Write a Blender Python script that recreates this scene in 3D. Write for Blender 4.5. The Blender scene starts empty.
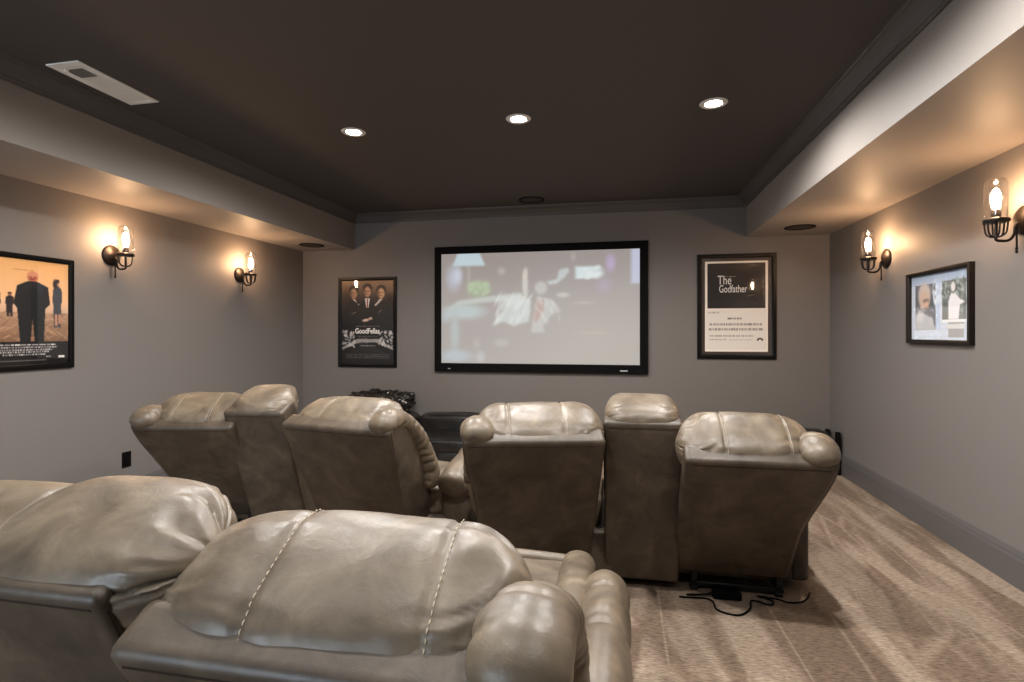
import bpy, bmesh, math, random
import numpy as np
from mathutils import Vector, Matrix, noise

C = bpy.context.scene.collection
S = bpy.context.scene
R = math.radians
PI = math.pi

# ------------------------------------------------------------------ camera, world, exposure
EYE = 1.37
YAW = math.atan(108 / 538.0)
cd = bpy.data.cameras.new('camera')
cam = bpy.data.objects.new('camera', cd)
C.objects.link(cam)
cam.location = (0, 0, EYE)
cam.rotation_euler = (R(90), 0, YAW)
cd.sensor_width = 36
cd.lens = 538 / 1024 * 36
cd.shift_y = -8 / 1024
cd.clip_start = 0.02
S.camera = cam
w = bpy.data.worlds.new('world')
S.world = w
w.use_nodes = True
w.node_tree.nodes['Background'].inputs[0].default_value = (0.02, 0.018, 0.016, 1)
w.node_tree.nodes['Background'].inputs[1].default_value = 1.0
S.view_settings.view_transform = 'Standard'
S.view_settings.look = 'None'
S.view_settings.gamma = 1
S.view_settings.use_curve_mapping = False
S.view_settings.exposure = 0.28
CAN_W = 120.0          # watts of each recessed ceiling light
CAN_COL = (1.0, 0.965, 0.93)
BULB_STRENGTH = 300.0   # the filament bulbs of the wall sconces
WINDOW_STRENGTH = 13.0  # glow of the added window pane behind the viewer
BULB_COL = (1.0, 0.60, 0.32)

# room numbers
XL, XR, YB, YF = -3.86, 2.106, -3.0, 6.04
ZS, ZC = 2.38, 2.80          # soffit underside, tray ceiling
SL, SR = -3.17, 1.30         # soffit inner faces

# ------------------------------------------------------------------ materials
def srgb(r, g, b):
    f = lambda c: (c / 255 / 12.92) if c / 255 <= 0.04045 else ((c / 255 + 0.055) / 1.055) ** 2.4
    return (f(r), f(g), f(b), 1)

def mat(name, col, rough=0.6, metal=0.0, spec=0.5):
    m = bpy.data.materials.new(name)
    m.use_nodes = True
    b = m.node_tree.nodes['Principled BSDF']
    b.inputs['Base Color'].default_value = col if len(col) == 4 else (*col, 1)
    b.inputs['Roughness'].default_value = rough
    b.inputs['Metallic'].default_value = metal
    b.inputs['Specular IOR Level'].default_value = spec
    return m

def nd(m, kind, **kw):
    n = m.node_tree.nodes.new(kind)
    for k, v in kw.items():
        setattr(n, k, v)
    return n

def lk(m, a, b):
    m.node_tree.links.new(a, b)

def ramp(m, fac, stops):
    n = nd(m, 'ShaderNodeValToRGB')
    els = n.color_ramp.elements
    while len(els) < len(stops):
        els.new(0.5)
    for e, (p, c) in zip(els, stops):
        e.position = p
        e.color = c if len(c) == 4 else (*c, 1)
    lk(m, fac, n.inputs[0])
    return n.outputs[0]

def coords(m, scale=(1, 1, 1), rot=(0, 0, 0)):
    t = nd(m, 'ShaderNodeTexCoord')
    mp = nd(m, 'ShaderNodeMapping')
    mp.inputs['Scale'].default_value = scale
    mp.inputs['Rotation'].default_value = rot
    lk(m, t.outputs['Object'], mp.inputs[0])
    return mp.outputs[0]

def noise_tex(m, vec, scale, detail=3, rough=0.55, dist=0.0):
    n = nd(m, 'ShaderNodeTexNoise')
    n.inputs['Scale'].default_value = scale
    n.inputs['Detail'].default_value = detail
    n.inputs['Roughness'].default_value = rough
    n.inputs['Distortion'].default_value = dist
    lk(m, vec, n.inputs['Vector'])
    return n.outputs['Fac']

def bump(m, h, strength, dist, normal=None):
    b = nd(m, 'ShaderNodeBump')
    b.inputs['Strength'].default_value = strength
    b.inputs['Distance'].default_value = dist
    lk(m, h, b.inputs['Height'])
    if normal is not None:
        lk(m, normal, b.inputs['Normal'])
    return b.outputs[0]

def bsdf(m):
    return m.node_tree.nodes['Principled BSDF']

def paint(name, col, rough=0.55):
    m = mat(name, col, rough, spec=0.2)
    v = coords(m)
    lk(m, bump(m, noise_tex(m, v, 260, 2), 0.08, 0.002), bsdf(m).inputs['Normal'])
    return m

def leather(name, dark, mid, light, rough=0.42):
    m = mat(name, mid, rough)
    v = coords(m)
    n1 = noise_tex(m, v, 7.0, 5, 0.62, 0.6)
    c1 = ramp(m, n1, [(0.33, dark), (0.52, mid), (0.70, light)])
    lk(m, c1, bsdf(m).inputs['Base Color'])
    n2 = noise_tex(m, v, 38.0, 3)
    r = nd(m, 'ShaderNodeMapRange')
    r.inputs['To Min'].default_value = rough - 0.10
    r.inputs['To Max'].default_value = rough + 0.14
    lk(m, n2, r.inputs['Value'])
    lk(m, r.outputs[0], bsdf(m).inputs['Roughness'])
    vo = nd(m, 'ShaderNodeTexVoronoi')
    vo.inputs['Scale'].default_value = 330
    lk(m, v, vo.inputs['Vector'])
    b1 = bump(m, vo.outputs['Distance'], 0.10, 0.001)
    b2 = bump(m, noise_tex(m, v, 22, 4, 0.6, 0.8), 0.20, 0.006, b1)
    lk(m, b2, bsdf(m).inputs['Normal'])
    return m

def carpet_mat():
    m = mat('carpet_pile', (0.3, 0.25, 0.2), 0.95, spec=0.1)
    v = coords(m)
    # vacuum tracks: long soft wedges running away from the seats
    va = coords(m, (2.6, 0.55, 1), (0, 0, R(24)))
    na = noise_tex(m, va, 1.7, 2.5, 0.5, 0.8)
    ca = ramp(m, na, [(0.45, (0, 0, 0)), (0.60, (1, 1, 1))])
    vb = coords(m, (3.2, 0.42, 1), (0, 0, R(-12)))
    vo = nd(m, 'ShaderNodeTexVoronoi', feature='DISTANCE_TO_EDGE')
    vo.inputs['Scale'].default_value = 1.25
    lk(m, vb, vo.inputs['Vector'])
    cb = ramp(m, vo.outputs['Distance'], [(0.0, (1, 1, 1)), (0.035, (0, 0, 0))])
    mx = nd(m, 'ShaderNodeMath', operation='MAXIMUM')
    lk(m, ca, mx.inputs[0])
    sc = nd(m, 'ShaderNodeMath', operation='MULTIPLY')
    sc.inputs[1].default_value = 0.75
    lk(m, cb, sc.inputs[0])
    lk(m, sc.outputs[0], mx.inputs[1])
    # woven rib texture
    vr = coords(m, (26, 150, 1), (0, 0, R(8)))
    nr = noise_tex(m, vr, 1.0, 3, 0.7)
    cr = ramp(m, nr, [(0.36, srgb(96, 80, 67)), (0.64, srgb(146, 126, 108))])
    cl = ramp(m, nr, [(0.36, srgb(128, 111, 95)), (0.64, srgb(184, 165, 146))])
    mixn = nd(m, 'ShaderNodeMix', data_type='RGBA')
    lk(m, mx.outputs[0], mixn.inputs[0])
    lk(m, cr, mixn.inputs[6])
    lk(m, cl, mixn.inputs[7])
    lk(m, mixn.outputs[2], bsdf(m).inputs['Base Color'])
    b1 = bump(m, noise_tex(m, v, 420, 2), 0.5, 0.004)
    lk(m, bump(m, nr, 0.35, 0.006, b1), bsdf(m).inputs['Normal'])
    return m

def emit_mat(name, col, strength):
    m = bpy.data.materials.new(name)
    m.use_nodes = True
    b = bsdf(m)
    b.inputs['Base Color'].default_value = (*col[:3], 1)
    b.inputs['Emission Color'].default_value = (*col[:3], 1)
    b.inputs['Emission Strength'].default_value = strength
    return m

def glass_mat(name, gloss=1.0, tint=(1, 1, 1)):
    """thin clear pane: mostly lets light straight through, reflects by angle"""
    m = bpy.data.materials.new(name)
    m.use_nodes = True
    nt = m.node_tree
    nt.nodes.remove(bsdf(m))
    out = nt.nodes['Material Output']
    t = nd(m, 'ShaderNodeBsdfTransparent')
    t.inputs[0].default_value = (*tint, 1)
    g = nd(m, 'ShaderNodeBsdfGlossy')
    g.inputs['Roughness'].default_value = 0.03
    f = nd(m, 'ShaderNodeLayerWeight')
    f.inputs['Blend'].default_value = 0.5
    pw_ = nd(m, 'ShaderNodeMath', operation='POWER')
    pw_.inputs[1].default_value = 4.0
    lk(m, f.outputs['Facing'], pw_.inputs[0])
    mu = nd(m, 'ShaderNodeMath', operation='MULTIPLY_ADD')
    mu.inputs[1].default_value = 0.7 * gloss
    mu.inputs[2].default_value = 0.045 * gloss
    lk(m, pw_.outputs[0], mu.inputs[0])
    mx = nd(m, 'ShaderNodeMixShader')
    lk(m, mu.outputs[0], mx.inputs[0])
    lk(m, t.outputs[0], mx.inputs[1])
    lk(m, g.outputs[0], mx.inputs[2])
    lk(m, mx.outputs[0], out.inputs[0])
    return m

def print_mat(name, emission=0.0, rough=0.5):
    m = mat(name, (0.5, 0.5, 0.5), rough, spec=0.3)
    a = nd(m, 'ShaderNodeVertexColor', layer_name='Col')
    if emission:
        bsdf(m).inputs['Base Color'].default_value = (0.10, 0.096, 0.093, 1)
        lk(m, a.outputs[0], bsdf(m).inputs['Emission Color'])
        bsdf(m).inputs['Emission Strength'].default_value = emission
    else:
        lk(m, a.outputs[0], bsdf(m).inputs['Base Color'])
    return m

M = dict(
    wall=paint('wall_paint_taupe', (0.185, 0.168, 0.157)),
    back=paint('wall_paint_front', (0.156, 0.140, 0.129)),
    ceil=paint('ceiling_paint_dark', (0.078, 0.067, 0.061), 0.75),
    trim=paint('trim_paint_dark', (0.085, 0.077, 0.072), 0.3),
    base=paint('baseboard_paint', (0.115, 0.106, 0.102), 0.38),
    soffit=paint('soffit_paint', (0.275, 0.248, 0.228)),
    carpet=carpet_mat(),
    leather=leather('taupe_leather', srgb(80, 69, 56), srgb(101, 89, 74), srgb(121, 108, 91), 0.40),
    panel=leather('taupe_leather_shaded', srgb(54, 46, 37), srgb(72, 62, 51), srgb(91, 79, 66), 0.44),  # same leather darkened: the shade on the backs is put into its colour
    thread=mat('cream_thread', srgb(196, 182, 158), 0.7),
    piping=mat('dark_seam', srgb(58, 47, 39), 0.85, spec=0.1),
    blackleather=leather('black_leather', (0.006, 0.005, 0.005), (0.012, 0.011, 0.010), (0.022, 0.02, 0.018), 0.3),
    black=mat('black_lacquer', (0.004, 0.0036, 0.0036), 0.3, spec=0.14),
    blackmat=mat('black_matte', (0.004, 0.0038, 0.0038), 0.7, spec=0.06),
    bronze=mat('oiled_bronze', (0.022, 0.016, 0.013), 0.42, 0.7),
    steel=mat('black_steel', (0.02, 0.02, 0.02), 0.45, 0.6),
    white=mat('white_enamel', (0.85, 0.82, 0.76), 0.45),
    greymetal=mat('grey_grille', (0.20, 0.19, 0.17), 0.5, 0.3),
    can=mat('can_trim_white', (0.7, 0.68, 0.64), 0.4),
    lens=emit_mat('can_lens', (1.0, 0.93, 0.82), 60.0),
    bulb=emit_mat('filament_bulb', BULB_COL, BULB_STRENGTH),
    shade=glass_mat('clear_glass', 1.5),
    pane=glass_mat('picture_glass', 1.3),
    print=print_mat('printed_paper'),
    screen=print_mat('projected_image', 0.60),
    whitetext=mat('white_ink', (0.75, 0.72, 0.68), 0.6),
    darktext=mat('dark_ink', (0.05, 0.045, 0.04), 0.6),
    silver=mat('silver_badge', (0.6, 0.6, 0.6), 0.3, 0.7),
    speaker=mat('speaker_mesh', (0.030, 0.024, 0.020), 0.7),
)

# ------------------------------------------------------------------ helpers
def link(name, me, parent=None, m=None, loc=None):
    o = bpy.data.objects.new(name, me)
    C.objects.link(o)
    if m is not None:
        me.materials.append(m)
    if parent is not None:
        o.parent = parent
    if loc is not None:
        o.location = loc
    return o

def finish(bm, name, m, parent=None, loc=None, mx=None, smooth=True, angle=40):
    if mx is not None:
        bmesh.ops.transform(bm, matrix=mx, verts=bm.verts)
    bmesh.ops.recalc_face_normals(bm, faces=bm.faces)
    me = bpy.data.meshes.new(name)
    bm.to_mesh(me)
    bm.free()
    if smooth:
        for p in me.polygons:
            p.use_smooth = True
        me.set_sharp_from_angle(angle=R(angle))
    return link(name, me, parent, m, loc)

def tag(o, label, cat, group=None):
    o['label'] = label
    o['category'] = cat
    if group:
        o['group'] = group
    return o

def thing(name, label, cat, loc=(0, 0, 0), rotz=0.0, group=None):
    o = bpy.data.objects.new(name, None)
    C.objects.link(o)
    o.empty_display_size = 0.1
    o.location = loc
    o.rotation_euler = (0, 0, rotz)
    return tag(o, label, cat, group)

def rbox(bm, lo, hi, bev=0.0, seg=3, mx=None):
    r = bmesh.ops.create_cube(bm, size=1)
    vs = r['verts']
    sz = [hi[i] - lo[i] for i in range(3)]
    ct = [(hi[i] + lo[i]) / 2 for i in range(3)]
    bmesh.ops.transform(bm, matrix=Matrix.Translation(ct) @ Matrix.Diagonal((*sz, 1)), verts=vs)
    if bev > 0:
        es = list({e for v in vs for e in v.link_edges})
        g = bmesh.ops.bevel(bm, geom=es, offset=bev, segments=seg, profile=0.5, affect='EDGES')
        vs = list({v for f in g['faces'] for v in f.verts} | {v for v in vs if v.is_valid})
    if mx is not None:
        bmesh.ops.transform(bm, matrix=mx, verts=vs)
    return bm

def rings(bm, rs, close=True, caps=True):
    """skin a list of rings (lists of points)"""
    vv = [[bm.verts.new(p) for p in r] for r in rs]
    n = len(rs[0])
    for a, b in zip(vv, vv[1:]):
        for i in range(n if close else n - 1):
            j = (i + 1) % n
            bm.faces.new((a[i], a[j], b[j], b[i]))
    if caps and close:
        for r in (vv[0], vv[-1]):
            if n > 2:
                bm.faces.new(r)
    return bm

def lathe(bm, prof, n=32, mx=None):
    """prof: list of (radius, z)"""
    rs = [[Vector((r * math.cos(2 * PI * k / n), r * math.sin(2 * PI * k / n), z)) for k in range(n)] for r, z in prof]
    if mx is not None:
        rs = [[mx @ p for p in r] for r in rs]
    return rings(bm, rs)

def tube(bm, pts, rad, n=10, flat=None, caps=True):
    """round tube through points; rad a number or one per point"""
    pts = [Vector(p) for p in pts]
    rr = rad if isinstance(rad, (list, tuple)) else [rad] * len(pts)
    up = Vector((0, 0, 1))
    t0 = (pts[1] - pts[0]).normalized()
    if abs(t0.dot(up)) > 0.9:
        up = Vector((1, 0, 0))
    nrm = (up - t0 * up.dot(t0)).normalized()
    out = []
    for i, p in enumerate(pts):
        a = pts[max(i - 1, 0)]
        b = pts[min(i + 1, len(pts) - 1)]
        t = (b - a).normalized()
        nrm = (nrm - t * nrm.dot(t)).normalized()
        bn = t.cross(nrm)
        out.append([p + (nrm * math.cos(2 * PI * k / n) + bn * math.sin(2 * PI * k / n)) * rr[i] for k in range(n)])
    return rings(bm, out, caps=caps)

def spline(pts, n):
    """Catmull-Rom through points"""
    P = [Vector(p) for p in pts]
    P = [P[0] * 2 - P[1]] + P + [P[-1] * 2 - P[-2]]
    out = []
    m = len(P) - 3
    for k in range(n + 1):
        u = k / n * m
        i = min(int(u), m - 1)
        t = u - i
        a, b, c, d = P[i:i + 4]
        out.append(0.5 * ((2 * b) + (c - a) * t + (2 * a - 5 * b + 4 * c - d) * t * t + (3 * b - a - 3 * c + d) * t ** 3))
    return out

def sgn(v, p):
    return math.copysign(abs(v) ** p, v)

def sstep(a, b, x):
    t = min(1, max(0, (x - a) / (b - a)))
    return t * t * (3 - 2 * t)

def ridge(p):
    return abs(math.sin(p)) ** 0.7 - 0.62

def crease(p, wd=0.32):
    return math.exp(-(math.sin(p) / wd) ** 2)

def pillow_surface(W, rn, rs, seams=(), seed=0, gather=(1, 1), pw=0.72, endp=4.0, amp=1.0):
    """point of a puffy head pillow at lengthwise x and angle th; rn = half depth (y), rs = half height (z)"""
    rnd = random.Random(seed)
    ph = [rnd.uniform(0, 6.28) for _ in range(8)]
    def f(x, th, lift=0.0, groove=1.0):
        t = max(-1.0, min(1.0, 2 * x / W))
        env = 0.05 + 0.95 * max(0.0, 1 - abs(t) ** endp) ** 0.5
        g = gather[0] if t < 0 else gather[1]
        G = sstep(0.34, 0.88, abs(t)) * g
        c, s_ = math.cos(th), math.sin(th)
        m = env
        for sx in seams:
            m -= groove * 0.040 * math.exp(-((x - sx) / 0.006) ** 2)
            m -= 0.022 * math.exp(-((x - sx) / 0.030) ** 2)
        nz = noise.noise(Vector((x * 7 + ph[0], c * 1.6, s_ * 1.6 + ph[1])))
        nz2 = noise.noise(Vector((x * 16 + ph[2], c * 4, s_ * 4 + ph[1])))
        m += amp * (0.035 * nz + 0.010 * nz2) * env
        for sx in seams:      # short puckers running off the seams
            m += amp * 0.010 * math.exp(-((x - sx) / 0.045) ** 2) * math.sin(11 * th + 5 * nz + ph[6])
        if G > 0:
            a = th + 0.45 * nz + 0.8 * x
            k1 = 0.55 + 0.9 * noise.noise(Vector((math.cos(a) * 2 + ph[3], math.sin(a) * 2, ph[4])))
            k2 = 0.55 + 0.9 * noise.noise(Vector((math.cos(a) * 3 + ph[5], math.sin(a) * 3, ph[6])))
            fold = 0.05 - 0.17 * max(0, k1) * crease(2.5 * a + ph[3] + 0.8 * nz2, .30) - 0.11 * max(0, k2) * crease(5.5 * a + ph[4] + 3.0 * x, .34)
            fold += 0.035 * math.sin(9 * a + ph[7] + 4 * nz)
            m += amp * G * fold * (0.35 + 0.65 * env)
        m += lift
        return Vector((x - 0.022 * math.copysign(1, t) * G * max(0, c), rn * sgn(c, pw) * m, rs * sgn(s_, pw) * m))
    return f

def pillow(bm, W, surf, mx=None, NU=120, NV=110):
    rs_ = []
    for i in range(NU + 1):
        x = W / 2 * math.sin(PI / 2 * (2 * i / NU - 1))
        rs_.append([surf(x, 2 * PI * k / NV) for k in range(NV)])
    if mx is not None:
        rs_ = [[mx @ p for p in r] for r in rs_]
    return rings(bm, rs_)

def seam_path(surf, sx, n=150):
    return [surf(sx, 2 * PI * k / n, 0.012, 0.4) for k in range(n)]

def cushion(bm, lo, hi, p=0.35, seed=0, amp=0.006, n=26, mx=None, seams_y=()):
    """soft block: rounded super-ellipsoid filling a box, with slight dents"""
    c = [(lo[i] + hi[i]) / 2 for i in range(3)]
    h = [(hi[i] - lo[i]) / 2 for i in range(3)]
    rs_ = []
    NV = n * 2
    for i in range(n + 1):
        la = -PI / 2 + PI * i / n
        la = max(-PI / 2 + 0.02, min(PI / 2 - 0.02, la))
        ring = []
        for k in range(NV):
            lo_ = 2 * PI * k / NV
            x = h[0] * sgn(math.cos(la), p) * sgn(math.cos(lo_), p)
            y = h[1] * sgn(math.cos(la), p) * sgn(math.sin(lo_), p)
            z = h[2] * sgn(math.sin(la), p)
            q = Vector((x, y, z))
            d = q.normalized() * (amp * noise.noise(Vector((x * 9 + seed, y * 9, z * 9))) * 2)
            g = 0
            for sy in seams_y:
                g += 0.010 * math.exp(-((y + c[1] - sy) / 0.009) ** 2)
            q = q + d - q.normalized() * g
            ring.append(Vector((q.x + c[0], q.y + c[1], q.z + c[2])))
        rs_.append(ring)
    if mx is not None:
        rs_ = [[mx @ p_ for p_ in r] for r in rs_]
    return rings(bm, rs_)

def ruched(bm, pts, rad, seed=0, squash=(1, 1), n=26, freq=55, amp=0.05, mx=None, side=Vector((1, 0, 0)), seams=()):
    """padded roll with cross wrinkles along a path that lies in the y-z plane"""
    pts = [Vector(p) for p in pts]
    N = len(pts)
    rs_ = []
    L = 0
    for i, p in enumerate(pts):
        a = pts[max(i - 1, 0)]
        b = pts[min(i + 1, N - 1)]
        if i:
            L += (p - pts[i - 1]).length
        t = (b - a).normalized()
        out = side.cross(t).normalized()
        u = i / (N - 1)
        env = min(1, (1 - (1 - min(1, u / 0.13)) ** 2) ** 0.5 if u < 0.13 else 1, (1 - (1 - min(1, (1 - u) / 0.10)) ** 2) ** 0.5 if u > 0.9 else 1)
        env = max(0.06, env)
        ring = []
        for k in range(n):
            th = 2 * PI * k / n
            q = noise.noise(Vector((L * 9 + seed, math.cos(th), math.sin(th) + seed)))
            wr = sstep(0.10, 0.26, u) * amp * (0.35 - 1.5 * (0.6 + q) * crease(freq * L * .5 + 2.2 * q + math.cos(th) * 0.5 + seed, .45)) + 0.06 * q
            for sl in seams:
                wr -= 0.06 * math.exp(-((L - sl) / .007) ** 2) + 0.03 * math.exp(-((L - sl) / .03) ** 2)
            m = rad * env * (1 + wr)
            ring.append(p + side * (math.cos(th) * m * squash[0]) + out * (math.sin(th) * m * squash[1]))
        rs_.append(ring)
    if mx is not None:
        rs_ = [[mx @ p_ for p_ in r] for r in rs_]
    return rings(bm, rs_)

# ------------------------------------------------------------------ the room shell
def struct(name, bm, m, smooth=False):
    o = finish(bm, name, m, smooth=smooth)
    o['kind'] = 'structure'
    return o

def slab(name, lo, hi, m):
    return struct(name, rbox(bmesh.new(), lo, hi), m)

T = 0.12
slab('floor', (XL - T, YB - T, -0.1), (XR + T, YF + T, 0), M['carpet'])
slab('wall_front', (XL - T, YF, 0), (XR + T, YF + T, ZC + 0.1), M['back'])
slab('wall_back', (XL - T, YB - T, 0), (XR + T, YB, ZC + 0.1), M['wall'])
# unseen window added to throw cool light on the backs of the nearest seats
wf = thing('added_window_1', 'added unseen white framed window with glowing pane in the rear wall behind the viewer', 'window', (-2.75, YB, 1.08))
wf['kind'] = 'structure'
bm = bmesh.new()
rbox(bm, (-.75, .002, -.90), (.75, .008, .90))
finish(bm, 'window_pane', emit_mat('window_glow', (0.72, 0.86, 1.0), WINDOW_STRENGTH), wf)
bm = bmesh.new()
for lo, hi in (((-.83, 0, -.98), (-.75, .03, .98)), ((.75, 0, -.98), (.83, .03, .98)), ((-.75, 0, .90), (.75, .03, .98)), ((-.75, 0, -.98), (.75, .05, -.90)),
               ((-.02, 0, -.90), (.02, .025, .90)), ((-.75, 0, -.015), (.75, .02, .015))):
    rbox(bm, lo, hi, .003, 1)
finish(bm, 'window_frame', M['white'], wf)
slab('wall_left', (XL - T, YB, 0), (XL, YF, ZC + 0.1), M['wall'])
slab('wall_right', (XR, YB, 0), (XR + T, YF, ZC + 0.1), M['wall'])
slab('ceiling', (SL, YB, ZC), (SR, YF, ZC + 0.1), M['ceil'])
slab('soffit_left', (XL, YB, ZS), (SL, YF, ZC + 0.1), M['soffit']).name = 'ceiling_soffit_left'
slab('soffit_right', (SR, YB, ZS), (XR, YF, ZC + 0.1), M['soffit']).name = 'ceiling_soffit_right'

def extrude_profile(bm, prof, a, b, inward):
    """prof: (out from wall, z) pairs; swept from a to b (horizontal), inward = direction off the wall"""
    a, b, inward = Vector(a), Vector(b), Vector(inward)
    rs_ = [[p + inward * o + Vector((0, 0, z)) for o, z in prof] for p in (a, b)]
    return rings(bm, rs_)

CROWN = [(0, 0), (0, -0.105), (0.012, -0.105), (0.015, -0.095), (0.022, -0.09), (0.026, -0.078), (0.036, -0.066), (0.052, -0.045),
         (0.072, -0.026), (0.082, -0.022), (0.086, -0.014), (0.096, -0.012), (0.10, 0)]
for nm, a, b, d in (('trim_crown_front', (SL, YF, ZC), (SR, YF, ZC), (0, -1, 0)),
                    ('trim_crown_left', (SL, YB, ZC), (SL, YF, ZC), (1, 0, 0)),
                    ('trim_crown_right', (SR, YB, ZC), (SR, YF, ZC), (-1, 0, 0))):
    struct(nm, extrude_profile(bmesh.new(), CROWN, a, b, d), M['trim'])
BASE = [(0, 0), (0.018, 0), (0.018, 0.15), (0.014, 0.165), (0.014, 0.175), (0.009, 0.19), (0.006, 0.198), (0, 0.2)]
for nm, a, b, d in (('baseboard_front', (XL, YF, 0), (XR, YF, 0), (0, -1, 0)),
                    ('baseboard_left', (XL, YB, 0), (XL, YF, 0), (1, 0, 0)),
                    ('baseboard_right', (XR, YB, 0), (XR, YF, 0), (-1, 0, 0))):
    struct(nm, extrude_profile(bmesh.new(), BASE, a, b, d), M['base'])

# ------------------------------------------------------------------ recessed ceiling lights
def can_light(x, y, label, dim=1.0):
    t = thing('recessed_light', label, 'ceiling light', (x, y, ZC), 0, 'recessed lights in the tray ceiling')
    bm = bmesh.new()
    lathe(bm, [(0.052, 0.004), (0.052, -0.004), (0.062, -0.007), (0.078, -0.006), (0.084, -0.001), (0.084, 0.0)], 40)
    finish(bm, 'trim_ring', M['can'], t)
    bm = bmesh.new()
    lathe(bm, [(0.001, -0.008), (0.02, -0.0075), (0.04, -0.006), (0.0505, -0.003), (0.0505, -0.001), (0.001, -0.001)], 40)
    finish(bm, 'lens', M['lens'], t)
    ld = bpy.data.lights.new('lamp', 'SPOT')
    ld.energy = CAN_W * dim
    ld.color = CAN_COL
    ld.spot_size = R(170)
    ld.spot_blend = 0.5
    ld.shadow_soft_size = 0.045
    lo = bpy.data.objects.new('lamp', ld)
    C.objects.link(lo)
    lo.parent = t
    lo.location = (0, 0, -0.02)
    return t

for x, lb in ((-1.858, 'lit recessed ceiling light nearest the white air register'),
              (-0.665, 'lit recessed ceiling light between the two others, above the screen'),
              (0.571, 'lit recessed ceiling light nearest the bright soffit face')):
    can_light(x, 3.53, lb)
for yy, f_ in ((1.88, 1.0), (0.35, 0.25)):
    for x in (-1.858, -0.665, 0.571):
        can_light(x, yy, 'lit recessed ceiling light over the rear seats, above the photo edge', f_)

# ------------------------------------------------------------------ ceiling register and speakers
reg = thing('air_register', 'white rectangular air register in the dark ceiling', 'vent', (-2.89, 2.57, ZC))
bm = bmesh.new()
for lo, hi in (((-0.105, -0.255, -0.008), (-0.075, 0.255, 0)), ((0.075, -0.255, -0.008), (0.105, 0.255, 0)),
               ((-0.075, -0.255, -0.008), (0.075, -0.225, 0)), ((-0.075, 0.225, -0.008), (0.075, 0.255, 0))):
    rbox(bm, lo, hi, 0.002, 1)
finish(bm, 'frame', M['white'], reg)
bm = bmesh.new()
for k in range(14):
    xx = -0.07 + k * 0.0108
    rbox(bm, (-0.0052, -0.225, -0.0008), (0.0052, 0.225, 0.0008), 0, 1, Matrix.Translation((xx, 0, -0.0045)) @ Matrix.Rotation(R(6), 4, 'Y'))
rbox(bm, (-0.075, 0.118, -0.006), (0.075, 0.124, -0.001))
finish(bm, 'louvers', M['white'], reg)
bm = bmesh.new()
rbox(bm, (-0.055, -0.19, -0.0085), (0.055, -0.10, -0.006), 0.001, 1)
for k in range(5):
    rbox(bm, (-0.05, -0.185 + 0.017 * k, -0.0095), (0.05, -0.176 + 0.017 * k, -0.0083))
o = finish(bm, 'damper_grille', M['greymetal'], reg)
o['label'] = 'grey damper grille'
bm = bmesh.new()
rbox(bm, (-0.052, -0.205, -0.018), (-0.034, -0.185, -0.006), 0.002, 1)
finish(bm, 'damper_lever', M['white'], reg)

for x, y, z, lb in ((-0.931, 5.70, ZC, 'round dark speaker grille in the ceiling above the screen'),
                    (-3.466, 5.60, ZS, 'round dark speaker grille in the soffit above the dark poster of suited men'),
                    (1.682, 5.57, ZS, 'round dark speaker grille in the soffit nearest the cream and black poster')):
    t = thing('ceiling_speaker', lb, 'speaker', (x, y, z), 0, 'in-ceiling speakers')
    bm = bmesh.new()
    lathe(bm, [(0.118, 0.0), (0.118, -0.006), (0.124, -0.009), (0.134, -0.007), (0.137, 0.0)], 48)
    finish(bm, 'rim', M['blackmat'], t)
    bm = bmesh.new()
    lathe(bm, [(0.001, -0.005), (0.06, -0.0048), (0.1175, -0.003), (0.1175, -0.0005), (0.001, -0.0005)], 48)
    finish(bm, 'grille', M['speaker'], t)

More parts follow.
